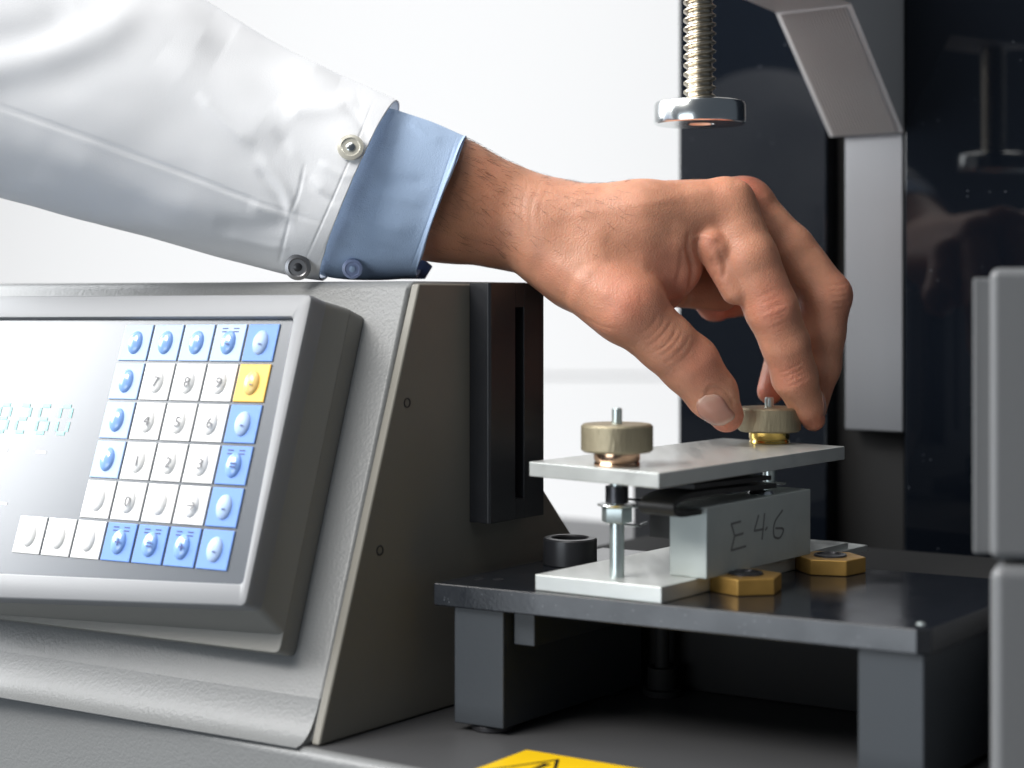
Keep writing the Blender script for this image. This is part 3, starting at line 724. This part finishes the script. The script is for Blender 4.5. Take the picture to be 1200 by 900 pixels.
# fingernails laid on the field's surface
m_nail = mat('fingernail', (.58, .33, .25), .16, spec=.6); m_nail.node_tree.nodes['Principled BSDF'].inputs['Subsurface Weight'].default_value = .2
m_nail.node_tree.nodes['Principled BSDF'].inputs['Subsurface Scale'].default_value = .003
na = m_nail.node_tree.nodes.new('ShaderNodeAttribute'); na.attribute_name = 'tint'
m_nail.node_tree.links.new(na.outputs['Color'], m_nail.node_tree.nodes['Principled BSDF'].inputs['Base Color'])
def nail(c, tip, nrm, wd, ln):
    c = V(c); ax = (V(tip)-c).normalized(); nr = V(nrm); nr = (nr-ax*nr.dot(ax)).normalized(); sd = ax.cross(nr)
    nu, nv_ = 14, 18; pts = []
    for j in range(nv_+1):
        for i in range(nu+1):
            a = i/nu*2-1; b_ = j/nv_*2-1
            wx = wd/2*(1-.10*(b_ < 0)*abs(b_)**2)*math.sqrt(max(0, 1-abs(b_)**(5 if b_ > 0 else 3.2)))**.8
            pts.append(c+ax*(b_*ln/2-.06*a*a*(1 if b_ > 0 else -1)*0)+sd*(a*wx)+nr*1.6)
    p = np.array([list(q) for q in pts], np.float32); d_ = -np.array(list(nr), np.float32)
    p_0 = p.copy()
    for _ in range(60): p = p+d_*np.clip(field(p), -.2, .5)[:, None]*.8
    far = np.linalg.norm(p-p_0, axis=1) > 2.6; p[far] = p_0[far]+d_*1.9
    ii = np.array([[i/nu*2-1, j/nv_*2-1] for j in range(nv_+1) for i in range(nu+1)])
    lift = .045*np.sqrt(np.clip(1-np.abs(ii[:, 0])**4, 0, 1))*np.clip(1.02-np.abs(ii[:, 1])**6, .05, 1)
    p = p-d_*(lift-.012)[:, None]
    fs = [(j*(nu+1)+i, j*(nu+1)+i+1, (j+1)*(nu+1)+i+1, (j+1)*(nu+1)+i) for j in range(nv_) for i in range(nu)]
    me = bpy.data.meshes.new('fingernail'); me.from_pydata(p.tolist(), [], fs)
    bm = bmesh.new(); bm.from_mesh(me); bmesh.ops.remove_doubles(bm, verts=bm.verts, dist=.002); bmesh.ops.recalc_face_normals(bm, faces=bm.faces); bm.to_mesh(me); bm.free()
    o = link('fingernail', me, m_nail, arm, smooth=0); shade(me, 180)
    og = ORG[o.name]; t_ = [((V(p_.co)/CM+og-c).dot(ax))/(ln/2) for p_ in o.data.vertices]
    at_ = o.data.color_attributes.new('tint', 'FLOAT_COLOR', 'POINT'); cols = []
    for t in t_:
        e_ = min(1, max(0, (t-.62)/.14)); l_ = min(1, max(0, (-.62-t)/.2)); k_ = max(e_, l_*.6)
        cols += [.51+.08*k_, .245+.14*k_, .185+.12*k_, 1]
    at_.data.foreach_set('color', cols)
    so = o.modifiers.new('thickness', 'SOLIDIFY'); so.thickness = .0004
nail(P(838, 479, 70.3), P(850, 507, 70.75), V((-.42, -.88, .05)), 1.20, 1.85)
nail(P(951, 476, 72.7), P(959, 494, 73.1), V((.85, -.30, .35)), .85, 1.0)

# cloth: rings between an upper and a lower outline, with folds raised along lines
def sleeve(stations, nring, nth, dscale, yc, lines, amp, fs):
    st_ = [(V((a[0], a[1], 0)), V((b2[0], b2[1], 0))) for a, b2 in stations]
    tops = curve([s[0] for s in st_], nring); bots = curve([s[1] for s in st_], nring); n = len(tops)
    pts = []
    for i in range(n):
        f_ = i/(n-1); Y = yc(f_); t = P(tops[i].x, tops[i].y, Y); b2 = P(bots[i].x, bots[i].y, Y); c = (t+b2)/2; hv = (t-b2)/2
        dv = V((0, -hv.length*dscale(f_), 0))
        for k in range(nth):
            th_ = 2*math.pi*k/nth; cs_, sn = math.cos(th_), math.sin(th_)
            e_ = .88
            pts.append(c+hv*(abs(cs_)**e_*math.copysign(1, cs_))+dv*(abs(sn)**e_*math.copysign(1, sn)))
    v = np.array([list(p) for p in pts]); q = np.array([(i*nth+k, i*nth+(k+1) % nth, (i+1)*nth+(k+1) % nth, (i+1)*nth+k) for i in range(n-1) for k in range(nth)])
    nr_ = vnormals(v, q); ctr_ = v.reshape(n, nth, 3).mean(1).repeat(nth, 0)
    if ((v-ctr_)*nr_).sum() < 0: q = q[:, ::-1]; nr_ = -nr_
    g = np.array([noise.noise(V((float(p[0])*fs[0], float(p[1])*fs[1], float(p[2])*fs[2]))) for p in v]); 
    g2 = np.array([noise.noise(V((float(p[0])*fs[0]*2.6+9, float(p[1])*fs[1]*2.6, float(p[2])*fs[2]*2.6))) for p in v])
    edge = np.clip(np.repeat(np.arange(n), nth)/n*6, .12, 1)
    v = v+nr_*((g*amp+g2*amp*.35)*edge)[:, None]
    return relief(v, nr_, lines), q
m_coat = mat('white_coat_cotton', (.81, .82, .84), .85, bump=.10, scale=1800, spec=.2, detail=2)
m_shirt = mat('blue_shirt_cotton', (.40, .52, .71), .8, bump=.28, scale=1800, spec=.2, detail=2)
coat_st = [((467, 119), (377, 329)), ((440, 106), (350, 325)), ((405, 91), (312, 315)), ((350, 66), (245, 298)), ((295, 35), (165, 275)), ((235, -3), (75, 252)), ((150, -48), (-30, 224)), ((0, -120), (-200, 180))]
coat_lines = [([(-60, 92), (30, 72), (110, 45), (150, 18), (180, -10)], 20, .26), ([(-40, 60), (40, 40), (90, 10)], 20, -.20), ([(-40, 118), (60, 92), (140, 70), (190, 40)], 26, -.10),
              ([(250, 20), (330, 60), (400, 92)], 16, .16), ([(235, 45), (300, 85), (350, 130)], 20, -.20), ([(190, 60), (260, 120), (330, 170)], 22, .14),
              ([(330, 130), (380, 128), (420, 118)], 9, .12), ([(320, 150), (352, 190), (372, 222)], 7, -.10), ([(335, 165), (360, 205), (390, 232)], 6, .08), ([(290, 240), (320, 246), (350, 250)], 8, .10), ([(250, 262), (300, 268), (345, 262)], 9, -.12),
              ([(-60, 105), (60, 146), (200, 197), (300, 236), (398, 268)], 1.6, -.045), ([(-60, 111), (60, 152), (200, 203), (300, 242), (396, 274)], 3.0, .012),
              ([(357, 190), (350, 225), (340, 252)], 1.8, -.03), ([(340, 252), (332, 285), (326, 312)], 1.8, -.03), ([(372, 190), (400, 205), (420, 206)], 4, .04), ([(352, 205), (372, 226), (398, 240)], 3.2, -.04), ([(300, 180), (330, 215), (345, 250)], 5, .06), ([(300, 196), (322, 226), (338, 258)], 4, -.05), ([(395, 118), (420, 140), (432, 165)], 5, -.04), ([(230, 110), (270, 150), (300, 170)], 6, .06), ([(452, 128), (415, 215), (368, 320)], 1.3, -.025), ([(438, 118), (402, 205), (352, 318)], 1.1, -.022), ([(260, 275), (300, 285), (340, 292)], 4, .05), ([(60, 170), (150, 215), (260, 258)], 14, .12), ([(0, 180), (100, 225), (200, 262)], 14, -.10)]
v, q = sleeve(coat_st, 34, 300, lambda f_: 1.06-.08*f_, lambda f_: 72.5+1.0*f_, [(p, w_*1.15, a_*(.55 if abs(a_) > .07 else 1)) for p, w_, a_ in coat_lines], .07, (.22, .3, .34))
me = bpy.data.meshes.new('coat_sleeve'); me.from_pydata(v.tolist(), [], q.tolist())
coat = link('coat_sleeve', me, m_coat, person, smooth=0); shade(me, 180)
so = coat.modifiers.new('thickness', 'SOLIDIFY'); so.thickness = .0011; so.offset = -1
shirt_st = [((547, 160), (488, 326)), ((540, 157), (479, 326)), ((505, 142), (440, 328)), ((462, 128), (385, 325)), ((430, 120), (350, 308))]
shirt_lines = [([(541, 158), (513, 240), (483, 326)], 1.2, -.03), ([(536, 158), (508, 240), (477, 326)], 1.0, -.022), ([(480, 140), (500, 160), (520, 166)], 6, .03), ([(440, 200), (470, 212), (505, 214)], 8, -.05), ([(430, 225), (470, 232), (500, 240)], 7, .04),  ([(400, 250), (440, 262), (486, 272)], 10, .06), ([(395, 285), (440, 292), (482, 300)], 8, -.06)]
v, q = sleeve(shirt_st, 30, 280, lambda f_: 1.05-.30*f_, lambda f_: 72.5, shirt_lines, .05, (.3, .4, .4))
me = bpy.data.meshes.new('shirt_cuff'); me.from_pydata(v.tolist(), [], q.tolist())
cuff = link('shirt_cuff', me, m_shirt, person, smooth=0); shade(me, 180)
so = cuff.modifiers.new('thickness', 'SOLIDIFY'); so.thickness = .0014; so.offset = -1
# overlapping end of the cuff hanging below, underside shade put into its blue
a_, b_ = P(500, 300, 73.6), P(384, 300, 73.6)
fp = [P(492, 300, 73.8), P(507, 312, 74.2), P(498, 327, 74.2), P(440, 327, 74.0), P(395, 318, 73.6), P(400, 300, 73.4)]
M().prism(fp, V((0, .14, 0))).build('cuff_flap', mat('blue_shirt_shaded', (.16, .22, .42), .8), cuff, bevel=.04)
# buttons, facing the way the cloth faces there
def snap(px, py, vsrc, r, m1, m2, parent, name):
    x, y = topix(vsrc); d = (x-px)**2+(y-py)**2+np.where(vsrc[:, 1] > 72.6, 1e5, 0); c = V((0, vsrc[d < 140][:, 1].min() if (d < 140).any() else vsrc[int(d.argmin())][1], 0))
    c = P(px, py, c.y); n_ = V((c.x-P(px, py+40, 72.5).x, -abs(c.y-72.5)-1.5, (c.z-P(px, py, 72.5).z)*0+ (P(px, py, 72.5).z-P(430, 235, 72.5).z)*.35)); n_ = V((.05, -1, .22 if py < 250 else -.12)).normalized()
    o = M().lathe(c-n_*.02, n_, [(r*.9, 0), (r, .05), (r*.96, .12), (r*.72, .15), (r*.62, .10), (.02, .10)], 32).build(name, m1, parent, smooth=40)
    M().lathe(c+n_*.08, n_, [(r*.34, 0), (r*.32, .05), (r*.18, .08), (.01, .085)], 20).build('stud', m2, o, smooth=40)
coat_v = np.array([list(V(p.co)/CM+ORG[coat.name]) for p in coat.data.vertices])
snap(411, 173, coat_v, .54, mat('pearl_snap', (.62, .60, .52), .25, metal=.3), m_chrome, coat, 'snap_button')
snap(349, 313, coat_v, .54, mat('gunmetal_snap', (.30, .30, .31), .35, metal=.9), m_black, coat, 'snap_button')
cuff_v = np.array([list(V(p.co)/CM+ORG[cuff.name]) for p in cuff.data.vertices])
snap(413, 315, cuff_v, .42, mat('shirt_button_blue', (.30, .36, .55), .3), m_shirt, cuff, 'shirt_button')
